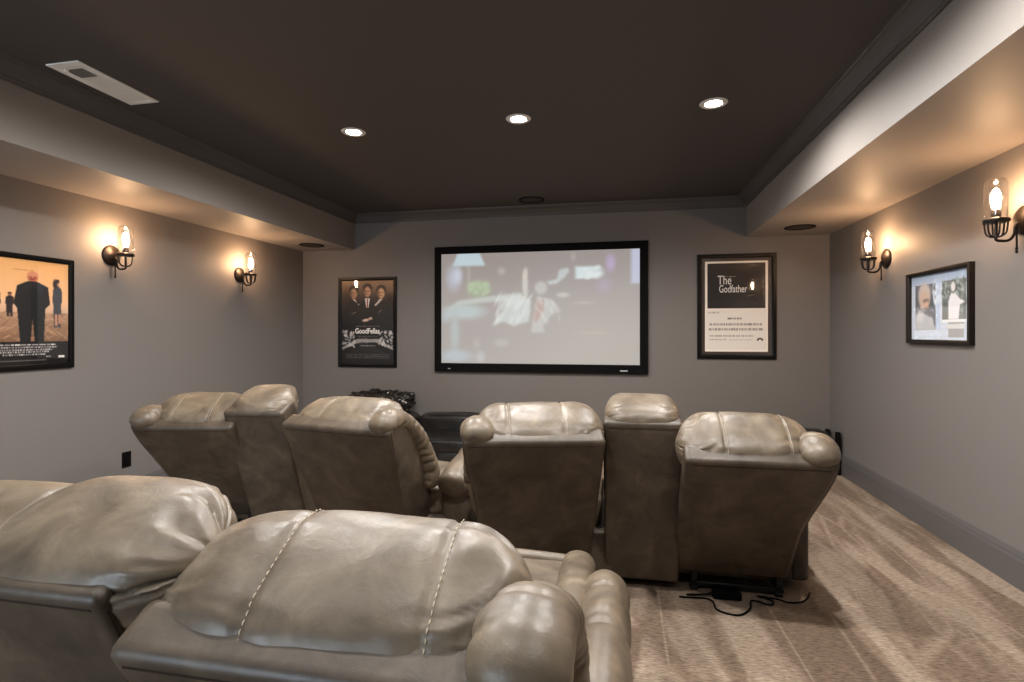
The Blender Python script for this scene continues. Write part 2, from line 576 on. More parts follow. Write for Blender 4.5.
# ------------------------------------------------------------------ wall sconces
def sconce(x, y, rz, label):
    """local: wall at x=0, lamp sticks out along +x"""
    t = thing('wall_sconce', label, 'wall lamp', (x, y, 1.97), rz, 'bronze wall sconces with glass shades')
    to = Matrix.Rotation(R(90), 4, 'Y')
    bm = bmesh.new()
    lathe(bm, [(0.078, 0.0), (0.079, 0.006), (0.074, 0.013), (0.066, 0.017), (0.052, 0.024), (0.03, 0.03), (0.014, 0.034), (0.001, 0.035)], 40, to)
    finish(bm, 'backplate', M['bronze'], t)
    bm = bmesh.new()
    arm = spline([(0.02, 0, -0.005), (0.045, 0, -0.03), (0.052, 0, -0.075), (0.075, 0, -0.105), (0.112, 0, -0.108), (0.135, 0, -0.10), (0.135, 0, -0.07), (0.135, 0, -0.01)], 40)
    tube(bm, arm, 0.0075, 10)
    tube(bm, [(0.040, 0, -0.02), (0.040, 0, -0.15)], 0.005, 8)
    lathe(bm, [(0.001, -0.178), (0.006, -0.173), (0.008, -0.165), (0.004, -0.157), (0.009, -0.15), (0.005, -0.145), (0.001, -0.144)], 14, Matrix.Translation((0.04, 0, 0)))
    finish(bm, 'arm', M['bronze'], t)
    c = Matrix.Translation((0.135, 0, 0))
    bm = bmesh.new()
    lathe(bm, [(0.001, -0.012), (0.044, -0.012), (0.056, -0.010), (0.060, -0.002), (0.058, 0.008), (0.052, 0.012), (0.001, 0.012)], 36, c)
    for k in range(6):
        a = k * PI / 3 + 0.3
        ca, sa = math.cos(a), math.sin(a)
        pr = [(0.135 + r * ca, r * sa, z) for r, z in ((0.050, -0.004), (0.046, -0.045), (0.040, -0.070), (0.024, -0.084), (0.006, -0.087))]
        tube(bm, spline(pr, 14), 0.0045, 8)
    finish(bm, 'cage_holder', M['bronze'], t)
    bm = bmesh.new()
    lathe(bm, [(0.001, 0.012), (0.020, 0.012), (0.022, 0.03), (0.020, 0.05), (0.016, 0.062), (0.001, 0.062)], 24, c)
    finish(bm, 'socket', M['bronze'], t)
    bm = bmesh.new()
    lathe(bm, [(0.011, 0.063), (0.013, 0.072), (0.018, 0.088), (0.0215, 0.108), (0.021, 0.132), (0.016, 0.154), (0.009, 0.168), (0.001, 0.174)], 24, c)
    o = finish(bm, 'bulb', M['bulb'], t)
    o['label'] = 'glowing warm filament bulb'
    bm = bmesh.new()
    lathe(bm, [(0.046, 0.013), (0.050, 0.03), (0.051, 0.12), (0.051, 0.19), (0.046, 0.212), (0.034, 0.224), (0.022, 0.228)], 40, c)
    # thickness: inner wall of the glass
    for f in [f for f in bm.faces if len(f.verts) > 4]:
        bm.faces.remove(f)
    o = finish(bm, 'glass_shade', M['shade'], t)
    o['label'] = 'clear glass cylinder shade'
    so = o.modifiers.new('thickness', 'SOLIDIFY')
    so.thickness = 0.003
    so.offset = -1
    return t

sconce(XL, 3.47, 0, 'lit bronze sconce beside the framed poster of a man in black')
sconce(XL, 4.90, 0, 'lit bronze sconce near the front corner, farther from the poster of a man in black')
sconce(XR, 3.33, PI, 'lit bronze sconce cut by the photo edge, above and before the small double photo frame')
sconce(XR, 4.84, PI, 'lit bronze sconce between the front corner and the small double photo frame')

# ------------------------------------------------------------------ printed pictures, painted on fine grids
class Canvas:
    def __init__(self, w, h, bg):
        self.w, self.h = w, h
        self.a = np.zeros((h, w, 3)) + np.array(bg, float)
        yy, xx = np.mgrid[0:h, 0:w]
        self.x = (xx + 0.5) / w
        self.y = (yy + 0.5) / h

    def put(self, mask, col, op=1.0):
        mk = (np.clip(mask, 0, 1) * op)[..., None]
        self.a = self.a * (1 - mk) + np.array(col, float) * mk

    def vgrad(self, y0, y1, c0, c1, x0=0, x1=1):
        t = np.clip((self.y - y0) / (y1 - y0), 0, 1)[..., None]
        g = np.array(c0, float) * (1 - t) + np.array(c1, float) * t
        mk = ((self.y >= y0) & (self.y <= y1) & (self.x >= x0) & (self.x <= x1))[..., None]
        self.a = np.where(mk, g, self.a)

    def ell(self, cx, cy, rx, ry, col, op=1.0, soft=0.25, rot=0.0):
        c, s = math.cos(rot), math.sin(rot)
        asp = self.h / self.w
        dx, dy = self.x - cx, (self.y - cy) * asp
        u, v = (dx * c + dy * s) / rx, (-dx * s + dy * c) / (ry * asp)
        d = np.sqrt(u * u + v * v)
        self.put((1 + soft - d) / (2 * soft), col, op)

    def rect(self, x0, y0, x1, y1, col, op=1.0, soft=0.004):
        m = np.minimum.reduce([(self.x - x0), (x1 - self.x), (self.y - y0), (y1 - self.y)])
        self.put(m / soft + 0.5, col, op)

    def poly(self, pts, col, op=1.0, soft=0):
        inside = np.zeros_like(self.x, bool)
        n = len(pts)
        for i in range(n):
            (x1, y1), (x2, y2) = pts[i], pts[(i + 1) % n]
            if y1 == y2:
                continue
            cond = ((y1 > self.y) != (y2 > self.y)) & (self.x < (x2 - x1) * (self.y - y1) / (y2 - y1) + x1)
            inside ^= cond
        m = inside.astype(float)
        for _ in range(soft):
            m = (m + np.roll(m, 1, 0) + np.roll(m, -1, 0) + np.roll(m, 1, 1) + np.roll(m, -1, 1)) / 5
        self.put(m, col, op)

    def speckle(self, x0, y0, x1, y1, col, n, rx, ry, seed, op=0.7):
        rnd = random.Random(seed)
        for _ in range(n):
            self.ell(rnd.uniform(x0, x1), rnd.uniform(y0, y1), rx * rnd.uniform(.5, 1.5), ry * rnd.uniform(.5, 1.5), col, op * rnd.uniform(.5, 1), 0.4, rnd.uniform(-1, 1))

    def bars(self, x0, x1, y, h, col, seed, op=0.8, lo=0.012, hi=0.05):
        """an unreadable printed line: short strokes with gaps"""
        rnd = random.Random(seed)
        x = x0
        while x < x1:
            l = rnd.uniform(lo, hi)
            self.rect(x, y, min(x + l, x1), y + h, col, op * rnd.uniform(.6, 1), 0.002)
            x += l + rnd.uniform(.006, .014)

    def smear(self, n=1):
        for _ in range(n):
            self.a = (self.a + np.roll(self.a, 1, 0) + np.roll(self.a, -1, 0) + np.roll(self.a, 1, 1) + np.roll(self.a, -1, 1)) / 5

def art(name, cv, W, H, m, parent, mx, inset=0.0):
    """flat printed sheet W x H in the local x-z plane, facing -y"""
    nx, ny = cv.w, cv.h
    me = bpy.data.meshes.new(name)
    gx = (np.arange(nx) / (nx - 1) - 0.5) * W
    gz = (0.5 - np.arange(ny) / (ny - 1)) * H
    X, Z = np.meshgrid(gx, gz)
    vs = np.stack([X.ravel(), np.zeros(nx * ny), Z.ravel()], 1)
    R4 = np.array(mx)
    vs = vs @ R4[:3, :3].T + R4[:3, 3]
    idx = np.arange(nx * ny).reshape(ny, nx)
    fs = np.stack([idx[:-1, :-1].ravel(), idx[1:, :-1].ravel(), idx[1:, 1:].ravel(), idx[:-1, 1:].ravel()], 1)
    me.from_pydata(vs.tolist(), [], fs.tolist())
    ca = me.color_attributes.new('Col', 'FLOAT_COLOR', 'POINT')
    c = np.clip(cv.a / 255.0, 0, 1)
    lin = np.where(c <= 0.04045, c / 12.92, ((c + 0.055) / 1.055) ** 2.4)
    rgba = np.concatenate([lin.reshape(-1, 3), np.ones((nx * ny, 1))], 1)
    ca.data.foreach_set('color', rgba.ravel().astype(np.float32))
    return link(name, me, parent, m)

def frame_bm(W, H, b, d, bev=0.004, lip=0.0):
    """mitred picture frame around W x H (outer), face width b, depth d; stands in x-z, wall at y=0, front at y=-d"""
    bm = bmesh.new()
    prof = [(0, 0), (0, -d + bev), (bev, -d), (b * 0.55, -d), (b - bev, -d + 0.006), (b, -d + 0.010), (b, 0)]
    cs = [(-1, -1), (1, -1), (1, 1), (-1, 1)]
    rr = []
    for sx, sz in cs:
        rr.append([Vector((sx * (W / 2 - o), y, sz * (H / 2 - o))) for o, y in prof])
    rr.append(rr[0])
    vv = [[bm.verts.new(p) for p in r] for r in rr[:4]]
    n = len(prof)
    for i in range(4):
        a, b_ = vv[i], vv[(i + 1) % 4]
        for k in range(n):
            bm.faces.new((a[k], a[(k + 1) % n], b_[(k + 1) % n], b_[k]))
    return bm

def text(name, body, size, m, parent, mx, sx=1.0, bold=0.0):
    cu = bpy.data.curves.new(name, 'FONT')
    cu.body = body
    cu.size = size
    cu.align_x = 'CENTER'
    cu.align_y = 'CENTER'
    cu.extrude = 0.0003
    cu.offset = bold
    o = bpy.data.objects.new(name, cu)
    dg = None
    C.objects.link(o)
    bpy.context.view_layer.update()
    me = bpy.data.meshes.new_from_object(o.evaluated_get(bpy.context.evaluated_depsgraph_get()))
    bpy.data.objects.remove(o)
    bpy.data.curves.remove(cu)
    me.materials.clear()
    me.transform(mx @ Matrix.Rotation(R(90), 4, 'X') @ Matrix.Diagonal((sx, 1, 1, 1)))
    return link(name, me, parent, m)

I4 = Matrix.Identity(4)
def off(x, y, z):
    return Matrix.Translation((x, y, z))

def picture(name, label, cat, loc, rz, W, H, fb, depth, cv, m_frame, rim=None):
    t = thing(name, label, cat, loc, rz)
    finish(frame_bm(W, H, fb, depth), 'frame', m_frame, t, angle=30)
    iw, ih = W - 2 * fb + 0.006, H - 2 * fb + 0.006
    art('print', cv, iw, ih, M['print'], t, off(0, -0.008, 0))
    bm = bmesh.new()
    bm.faces.new([bm.verts.new(p) for p in ((-iw / 2, -.012, -ih / 2), (iw / 2, -.012, -ih / 2), (iw / 2, -.012, ih / 2), (-iw / 2, -.012, ih / 2))])
    finish(bm, 'glazing', M['pane'], t, smooth=False)
    return t, iw, ih

# poster by the front corner: three men over a dark street
cv = Canvas(170, 250, (10, 8, 8))
cv.vgrad(0, 0.22, (150, 116, 86), (44, 32, 27))
cv.vgrad(0.22, 0.5, (44, 32, 27), (12, 9, 9))
for cx, cy, sk in ((0.24, 0.15, (166, 128, 100)), (0.50, 0.13, (178, 134, 104)), (0.76, 0.15, (190, 146, 108))):
    cv.poly([(cx - .19, .52), (cx - .17, .30), (cx - .06, .235), (cx + .06, .235), (cx + .17, .30), (cx + .19, .52)], (15, 12, 12), 1, 2)
    cv.ell(cx, cy - .035, .088, .056, (36, 24, 18), 1, .2)
    cv.ell(cx, cy + .008, .064, .062, sk, 1, .2)
    cv.rect(cx - .045, cy - .005, cx + .045, cy + .006, (84, 56, 44), .7, .01)
    cv.ell(cx, cy + .036, .024, .006, (96, 58, 50), .8, .4)
    cv.ell(cx - .045, cy + .02, .02, .05, (84, 60, 46), .6, .5)
    s = -1 if cx < .4 else 1
    if abs(cx - .5) > .1:
        cv.poly([(cx - .03, .225), (cx + .03, .225), (cx + s * -.10, .31), (cx + s * -.13, .30)], (220, 205, 190), .85, 1)
    else:
        cv.poly([(cx - .05, .215), (cx + .05, .215), (cx + .02, .33), (cx - .02, .33)], (226, 214, 204), .95, 1)
        cv.poly([(cx - .014, .225), (cx + .014, .225), (cx + .012, .33), (cx - .012, .33)], (110, 40, 36), .9, 0)
cv.ell(.47, .475, .07, .017, (214, 188, 168), 1, .4, -.15)
cv.ell(.56, .455, .035, .016, (196, 166, 146), 1, .4)
cv.bars(.28, .72, .545, .006, (150, 140, 132), 5)
cv.bars(.33, .68, .665, .006, (140, 132, 126), 6)
cv.poly([(.02, .80), (.30, .70), (.70, .70), (.98, .80), (.98, .83), (.66, .74), (.34, .74), (.02, .83)], (176, 172, 168), .8, 1)
cv.speckle(.03, .60, .27, .79, (196, 192, 188), 44, .018, .016, 3, .8)
cv.speckle(.72, .60, .97, .79, (196, 192, 188), 44, .018, .016, 4, .8)
cv.speckle(.30, .69, .70, .76, (150, 146, 142), 22, .018, .012, 8, .7)
cv.poly([(.12, .88), (.42, .765), (.58, .765), (.88, .88)], (30, 28, 28), .9, 2)
cv.bars(.36, .66, .775, .010, (206, 200, 194), 7, .9)
for k in range(3):
    cv.bars(.09, .91, .882 + k * .019, .008, (140, 134, 128), 30 + k, .8, .01, .03)
cv.ell(.24, .39, .05, .006, (190, 178, 160), .5, .5, -.4)
cv.ell(.74, .37, .045, .006, (190, 178, 160), .5, .5, -.7)
t, iw, ih = picture('framed_poster', 'black framed dark film poster of three suited men beside the screen', 'poster', (-2.994, YF, 1.5), 0, 0.756, 1.085, 0.040, 0.026, cv, M['black'])
text('title_text', 'GoodFellas', 0.088, M['whitetext'], t, off(0, -0.0088, ih * (.5 - .607)), 0.80, 0.002)

# poster nearer the other corner: black top, cream lower half
cv = Canvas(180, 260, (58, 46, 40))
cv.rect(.055, .035, .945, .965, (236, 226, 212))
cv.rect(.09, .055, .91, .52, (24, 17, 14))
cv.rect(.075, .53, .925, .945, (222, 214, 204))
cv.bars(.10, .26, .555, .016, (120, 112, 104), 1, .6)
cv.bars(.38, .58, .615, .018, (84, 78, 72), 2, .8)
for k, (a, b) in enumerate(((.12, .86), (.11, .88))):
    cv.bars(a, b, .672 + k * .052, .024, (112, 104, 97), 11 + k, .75, .02, .06)
cv.bars(.12, .74, .795, .016, (120, 112, 105), 15, .7, .02, .07)
cv.bars(.12, .36, .835, .012, (120, 112, 105), 16, .7, .015, .05)
cv.bars(.40, .74, .838, .010, (150, 142, 134), 17, .7, .01, .03)
cv.ell(.835, .845, .042, .022, (34, 30, 28), 1, .15)
cv.ell(.835, .858, .026, .020, (222, 214, 204), 1, .15)
cv.rect(.78, .853, .89, .88, (222, 214, 204))
cv.ell(.70, .39, .055, .006, (170, 150, 128), .5, .5, -.2)
cv.bars(.27, .50, .188, .010, (214, 204, 192), 21, .9, .01, .02)
t, iw, ih = picture('framed_poster', 'black framed poster with dark upper half and cream lower half', 'poster', (1.2015, YF, 1.651), 0, 0.785, 1.11, 0.046, 0.028, cv, M['black'])
text('title_text', 'The', 0.135, M['whitetext'], t, off(-iw * .165, -0.0088, ih * (.5 - .232)), 0.66)
text('title_text', 'Godfather', 0.112, M['whitetext'], t, off(-iw * .045, -0.0088, ih * (.5 - .322)), 0.60)

# poster on the left wall: people in dark clothes on an orange waterfront
cv = Canvas(150, 200, (200, 140, 90))
cv.vgrad(0, 0.38, (236, 176, 110), (240, 186, 136))
cv.vgrad(0.38, 0.50, (240, 190, 144), (206, 166, 138))
cv.vgrad(0.50, 0.78, (176, 138, 108), (122, 88, 64))
cv.speckle(0, .5, 1, .76, (206, 164, 126), 60, .07, .006, 2, .5)
cv.speckle(0, .5, 1, .76, (92, 66, 50), 50, .07, .005, 9, .5)
cv.bars(.30, .55, .10, .012, (150, 92, 60), 3, .5)
cv.rect(0, .775, 1, 1, (16, 12, 12))
def figure(cx, top, bot, wd, skin, coat, hair, stance=.25):
    h = bot - top
    cv.ell(cx, top + .07 * h, .12 * wd + .012, .07 * h, skin, 1, .15)
    cv.ell(cx, top + .03 * h, .12 * wd + .012, .04 * h, hair, 1, .2)
    cv.poly([(cx - .12 * wd, top + .13 * h), (cx + .12 * wd, top + .13 * h), (cx + .44 * wd, top + .20 * h), (cx + .50 * wd, top + .45 * h), (cx + .36 * wd, top + .52 * h),
             (cx + .32 * wd, top + h), (cx + .06 * wd, top + h), (cx, top + .68 * h), (cx - .06 * wd, top + h), (cx - .34 * wd, top + h), (cx - .42 * wd, top + .52 * h),
             (cx - .52 * wd, top + .45 * h), (cx - .42 * wd, top + .20 * h)], coat, 1, 1)
figure(.53, .12, .78, .44, (190, 104, 76), (22, 22, 24), (214, 140, 106))
cv.ell(.525, .185, .035, .008, (120, 60, 46), .8, .4)
cv.ell(.505, .165, .012, .006, (84, 44, 36), .8, .4)
cv.ell(.555, .165, .012, .006, (84, 44, 36), .8, .4)
cv.poly([(.44, .215), (.62, .215), (.66, .30), (.53, .26), (.40, .30)], (30, 29, 31), 1, 1)
figure(.845, .17, .64, .13, (196, 140, 112), (60, 62, 68), (40, 26, 22))
cv.ell(.815, .215, .028, .045, (46, 28, 22), 1, .3)
cv.poly([(.80, .46), (.895, .46), (.90, .50), (.79, .50)], (60, 62, 68), 1, 1)
cv.rect(.815, .51, .84, .62, (190, 134, 104), 1)
cv.rect(.86, .51, .885, .60, (190, 134, 104), 1)
figure(.26, .32, .54, .10, (150, 100, 78), (40, 30, 30), (40, 28, 24))
figure(.08, .26, .62, .16, (208, 150, 120), (52, 42, 42), (92, 56, 36))
cv.ell(.015, .25, .03, .035, (250, 226, 196), .9, .4)
cv.bars(.03, .82, .798, .014, (236, 230, 224), 40, 1, .03, .09)
for k in range(4):
    cv.bars(.03 + .05 * k, .84 - .05 * k, .822 + k * .022, .015, (214, 210, 206), 41 + k, .9, .01, .03)
cv.bars(.02, .12, .915, .012, (220, 216, 210), 50, .9)
cv.bars(.70, .76, .915, .012, (220, 216, 210), 51, .9)
cv.rect(.86, .915, .94, .935, (226, 222, 216))
cv.rect(.10, .948, .70, .956, (170, 160, 152), .6)
t, iw, ih = picture('framed_poster', 'black framed orange poster of a man in black before a waterfront', 'poster', (XL, 2.882, 1.507), R(90), 0.57, 0.765, 0.034, 0.026, cv, M['black'])

# two photos in one frame on the right wall
cv = Canvas(180, 126, (206, 214, 226))
cv.vgrad(0, .16, (140, 158, 182), (176, 190, 208))
cv.rect(.08, .15, .45, .84, (62, 62, 66))
cv.ell(.25, .30, .115, .17, (196, 176, 160), 1, .2)
cv.ell(.25, .40, .095, .14, (206, 166, 136), 1, .2)
cv.ell(.28, .40, .055, .03, (84, 62, 52), .8, .4)
cv.ell(.29, .455, .022, .05, (222, 160, 122), 1, .3)
cv.ell(.28, .52, .05, .03, (100, 74, 62), .7, .4)
cv.poly([(.08, .84), (.09, .62), (.17, .55), (.30, .62), (.40, .66), (.45, .84)], (176, 172, 168), 1, 2)
cv.ell(.17, .64, .06, .09, (214, 206, 196), .9, .4)
cv.rect(.455, .12, .52, .84, (178, 196, 222), .9, .01)
cv.speckle(.42, .15, .52, .45, (238, 244, 250), 12, .02, .05, 5, .8)
cv.rect(.56, .14, .93, .70, (96, 100, 92))
cv.speckle(.57, .15, .92, .5, (52, 58, 50), 40, .03, .04, 6, .8)
cv.speckle(.57, .15, .92, .6, (196, 204, 190), 26, .02, .03, 7, .7)
cv.ell(.735, .24, .035, .07, (232, 224, 218), 1, .25)
cv.poly([(.66, .70), (.66, .45), (.70, .33), (.77, .33), (.84, .42), (.92, .46), (.84, .50), (.82, .70)], (240, 234, 232), 1, 2)
cv.rect(.56, .70, .94, .74, (240, 238, 236))
cv.rect(.66, .74, .90, .95, (150, 146, 140))
cv.rect(.62, .76, .92, .83, (214, 210, 204))
cv.a = cv.a * .74 + np.array((222, 230, 242)) * .26
t, iw, ih = picture('photo_frame', 'small dark frame holding two photos side by side', 'picture frame', (XR, 4.108, 1.549), R(-90), 0.735, 0.51, 0.030, 0.036, cv, M['bronze'])

# ------------------------------------------------------------------ the projection screen
cv = Canvas(300, 170, (172, 162, 156))
cv.vgrad(0, 1, (168, 157, 152), (186, 180, 172))
cv.ell(.30, .15, .30, .25, (158, 146, 140), .6, .8)
cv.ell(.75, .30, .25, .35, (164, 156, 156), .6, .9)
cv.ell(.80, .80, .35, .35, (190, 184, 175), .6, .9)
cv.ell(.20, .70, .25, .25, (168, 158, 156), .6, .9)
cv.poly([(.09, 0), (.205, 0), (.235, .115), (.062, .115)], (206, 226, 232), 1, 2)
cv.rect(.142, .115, .156, .33, (190, 188, 176), .7, .01)
cv.ell(.07, .22, .035, .10, (200, 206, 226), .9, .6)
cv.ell(.09, .20, .02, .06, (216, 220, 234), .9, .6)
cv.ell(.20, .33, .05, .07, (170, 190, 152), .9, .6)
cv.speckle(.15, .27, .25, .38, (190, 212, 170), 14, .014, .02, 4, .8)
cv.poly([(.09, .43), (.22, .40), (.42, .365), (.43, .42), (.20, .455), (.12, .47), (.06, .56), (.02, .60), (.04, .50)], (204, 210, 204), .9, 3)
cv.ell(.13, .53, .10, .065, (192, 206, 206), 1, .4)
cv.ell(.075, .72, .022, .18, (186, 198, 198), .9, .6)
cv.ell(.03, .56, .03, .06, (190, 204, 206), .8, .6, .5)
cv.ell(.08, .93, .08, .05, (192, 206, 214), .9, .5)
cv.ell(.21, .94, .022, .05, (200, 202, 204), .9, .5)
cv.ell(.19, .82, .018, .05, (192, 186, 178), .7, .6)
cv.ell(.32, .81, .035, .035, (194, 190, 182), .9, .5)
cv.poly([(.28, .64), (.34, .48), (.33, .40), (.42, .38), (.47, .44), (.46, .62), (.38, .66), (.33, .62), (.26, .66)], (212, 218, 214), .95, 3)
for k in range(9):
    cv.ell(.30 + .017 * k, .42 + .012 * (k % 4), .006, .06, (236, 240, 236), .7, .6, .5)
cv.ell(.44, .29, .014, .12, (222, 218, 208), .95, .4)
cv.ell(.44, .20, .012, .05, (226, 216, 206), .9, .4, .2)
cv.ell(.52, .325, .030, .055, (206, 204, 198), .95, .3)
cv.poly([(.50, .40), (.56, .42), (.60, .47), (.62, .54), (.58, .55), (.53, .66), (.54, .72), (.47, .72), (.48, .60)], (206, 206, 200), .9, 3)
cv.poly([(.505, .42), (.54, .43), (.53, .55), (.49, .64), (.485, .58)], (196, 160, 152), .8, 2)
cv.ell(.63, .39, .030, .022, (212, 210, 202), .9, .4)
cv.poly([(.55, .27), (.60, .25), (.61, .17), (.655, .15), (.66, .19), (.635, .24), (.60, .29), (.56, .30)], (208, 218, 218), .9, 2)
cv.rect(.69, .145, .80, .25, (226, 240, 242), 1, .02)
cv.ell(.80, .20, .025, .04, (222, 236, 240), .9, .6)
cv.ell(.32, .17, .018, .03, (196, 190, 184), .8, .6)
cv.ell(.86, .12, .022, .07, (198, 178, 214), .9, .5)
cv.ell(.83, .31, .03, .06, (188, 174, 204), .6, .7, .6)
cv.ell(.68, .06, .012, .04, (190, 182, 172), .8, .6)
cv.rect(.957, -.1, 1.1, .30, (206, 212, 234), 1, .02)
cv.ell(.73, .46, .05, .012, (200, 194, 184), .7, .6)
cv.ell(.78, .72, .07, .012, (198, 192, 180), .7, .6)
for k in range(26):
    rr_ = random.Random(900 + k)
    cv.ell(rr_.uniform(.29, .46), rr_.uniform(.40, .62), rr_.uniform(.003, .007), rr_.uniform(.03, .06), (234, 240, 238), .55, .6, .45 + rr_.uniform(-.2, .2))
for k in range(14):
    rr_ = random.Random(950 + k)
    cv.ell(rr_.uniform(.50, .61), rr_.uniform(.43, .62), rr_.uniform(.003, .006), rr_.uniform(.025, .05), (226, 228, 224), .5, .6, -.4 + rr_.uniform(-.2, .2))
for k in range(10):
    rr_ = random.Random(980 + k)
    cv.ell(rr_.uniform(.70, .81), rr_.uniform(.15, .25), rr_.uniform(.01, .02), rr_.uniform(.01, .02), (244, 250, 250), .7, .5)
cv.smear(2)
tv = thing('projection_screen', 'wide black framed screen showing a pale film scene', 'screen', (-0.9135, YF, 1.6475))
W_, H_ = 2.425, 1.45
l, r_, b_, t_ = 0.077, 0.088, 0.098, 0.083
bm = bmesh.new()
d = 0.055
x0, x1, z0, z1 = -W_ / 2, W_ / 2, -H_ / 2, H_ / 2
outer = [(x0, z0), (x1, z0), (x1, z1), (x0, z1)]
inner = [(x0 + l, z0 + b_), (x1 - r_, z0 + b_), (x1 - r_, z1 - t_), (x0 + l, z1 - t_)]
vr = []
for (ox, oz), (ix, iz) in zip(outer, inner):
    sx, sz = math.copysign(1, ox), math.copysign(1, oz)
    vr.append([bm.verts.new(p) for p in ((ox, 0, oz), (ox, -d + .006, oz), (ox - sx * .006, -d, oz - sz * .006),
                                         (ix + sx * .008, -d, iz + sz * .008), (ix, -d + .012, iz), (ix, 0, iz))])
for i in range(4):
    a, b2 = vr[i], vr[(i + 1) % 4]
    for k in range(6):
        bm.faces.new((a[k], a[(k + 1) % 6], b2[(k + 1) % 6], b2[k]))
finish(bm, 'frame', M['blackmat'], tv, angle=25)
iw, ih = W_ - l - r_ + .004, H_ - b_ - t_ + .004
art('screen', cv, iw, ih, M['screen'], tv, off((l - r_) / 2, -0.030, (b_ - t_) / 2))
bm = bmesh.new()
rbox(bm, (x1 - .30, -d - .002, z0 + .026), (x1 - .215, -d + .002, z0 + .042), .001, 1)
finish(bm, 'badge', M['silver'], tv)
bm = bmesh.new()
rbox(bm, (x0 + .165, -d - .002, z0 + .030), (x0 + .195, -d + .002, z0 + .040), .001, 1)
finish(bm, 'badge', M['silver'], tv)

# ------------------------------------------------------------------ wall outlet
ot = thing('wall_outlet', 'black duplex power outlet low on the side wall', 'outlet', (XL, 3.60, 0.362), R(90))
bm = bmesh.new()
rbox(bm, (-.040, -.007, -.062), (.040, 0, .062), .003, 2)
finish(bm, 'cover_plate', M['black'], ot)
bm = bmesh.new()
rbox(bm, (-.018, -.010, -.045), (.018, -.006, .045), .002, 1)
for zz in (-.022, .022):
    for xx in (-.007, .007):
        rbox(bm, (xx - .0012, -.0108, zz - .006), (xx + .0012, -.0095, zz + .006))
finish(bm, 'receptacle', M['blackmat'], ot)

# ------------------------------------------------------------------ reclining loveseats
def place(cx, cy, yaw, lean, zh=0.10):
    base = Matrix.Translation((cx, cy, 0)) @ Matrix.Rotation(R(yaw), 4, 'Z')
    # back frame: x across, y = forward normal (n), z = along the back (s)
    back = base @ Matrix.Translation((0, 0, zh)) @ Matrix.Rotation(R(lean), 4, 'X')
    return base, back

def panel_bm(u0, u1, s0, s1, th, flare=0.0, side=0, bev=0.028):
    """upholstered back panel; the outer edge (side) flares out towards the top"""
    bm = bmesh.new()
    pts = []
    N = 14
    def edge(u, sd):
        out = []
        for k in range(N + 1):
            q = k / N
            s = s0 + (s1 - s0) * q
            o = 0.0
            if sd == side:
                o = flare * (1 - sstep(0.38, 1.0, q))
            out.append((u - sd * o, s))
        return out
    pr = edge(u1, 1)
    pl = edge(u0, -1)
    outline = pr + pl[::-1]
    f = [bm.verts.new((u, 0, s)) for u, s in outline]
    face = bm.faces.new(f)
    ex = bmesh.ops.extrude_face_region(bm, geom=[face])
    vs = [v for v in ex['geom'] if isinstance(v, bmesh.types.BMVert)]
    bmesh.ops.translate(bm, verts=vs, vec=(0, th, 0))
    bmesh.ops.recalc_face_normals(bm, faces=bm.faces)
    es = [e for e in bm.edges if len(e.link_faces) == 2 and e.calc_face_angle(0) > R(35)]
    bmesh.ops.bevel(bm, geom=es, offset=bev, segments=4, profile=0.6, affect='EDGES')
    return bm

def stitches(bm, path, mx, r=0.0012, dash=0.0085, gap=0.0055):
    """short raised thread stitches along a path"""
    acc = [0.0]
    for a, b in zip(path, path[1:]):
        acc.append(acc[-1] + (b - a).length)
    def at(d):
        for i in range(len(path) - 1):
            if acc[i + 1] >= d:
                t = (d - acc[i]) / max(1e-9, acc[i + 1] - acc[i])
                return path[i].lerp(path[i + 1], t)
        return path[-1]
    d = 0.0
    while d + dash < acc[-1]:
        a, b = at(d), at(d + dash)
        m_ = at(d + dash / 2)
        tube(bm, [mx @ a, mx @ (m_ * 1.004), mx @ b], [r * .6, r, r * .6], 6)
        d += dash + gap

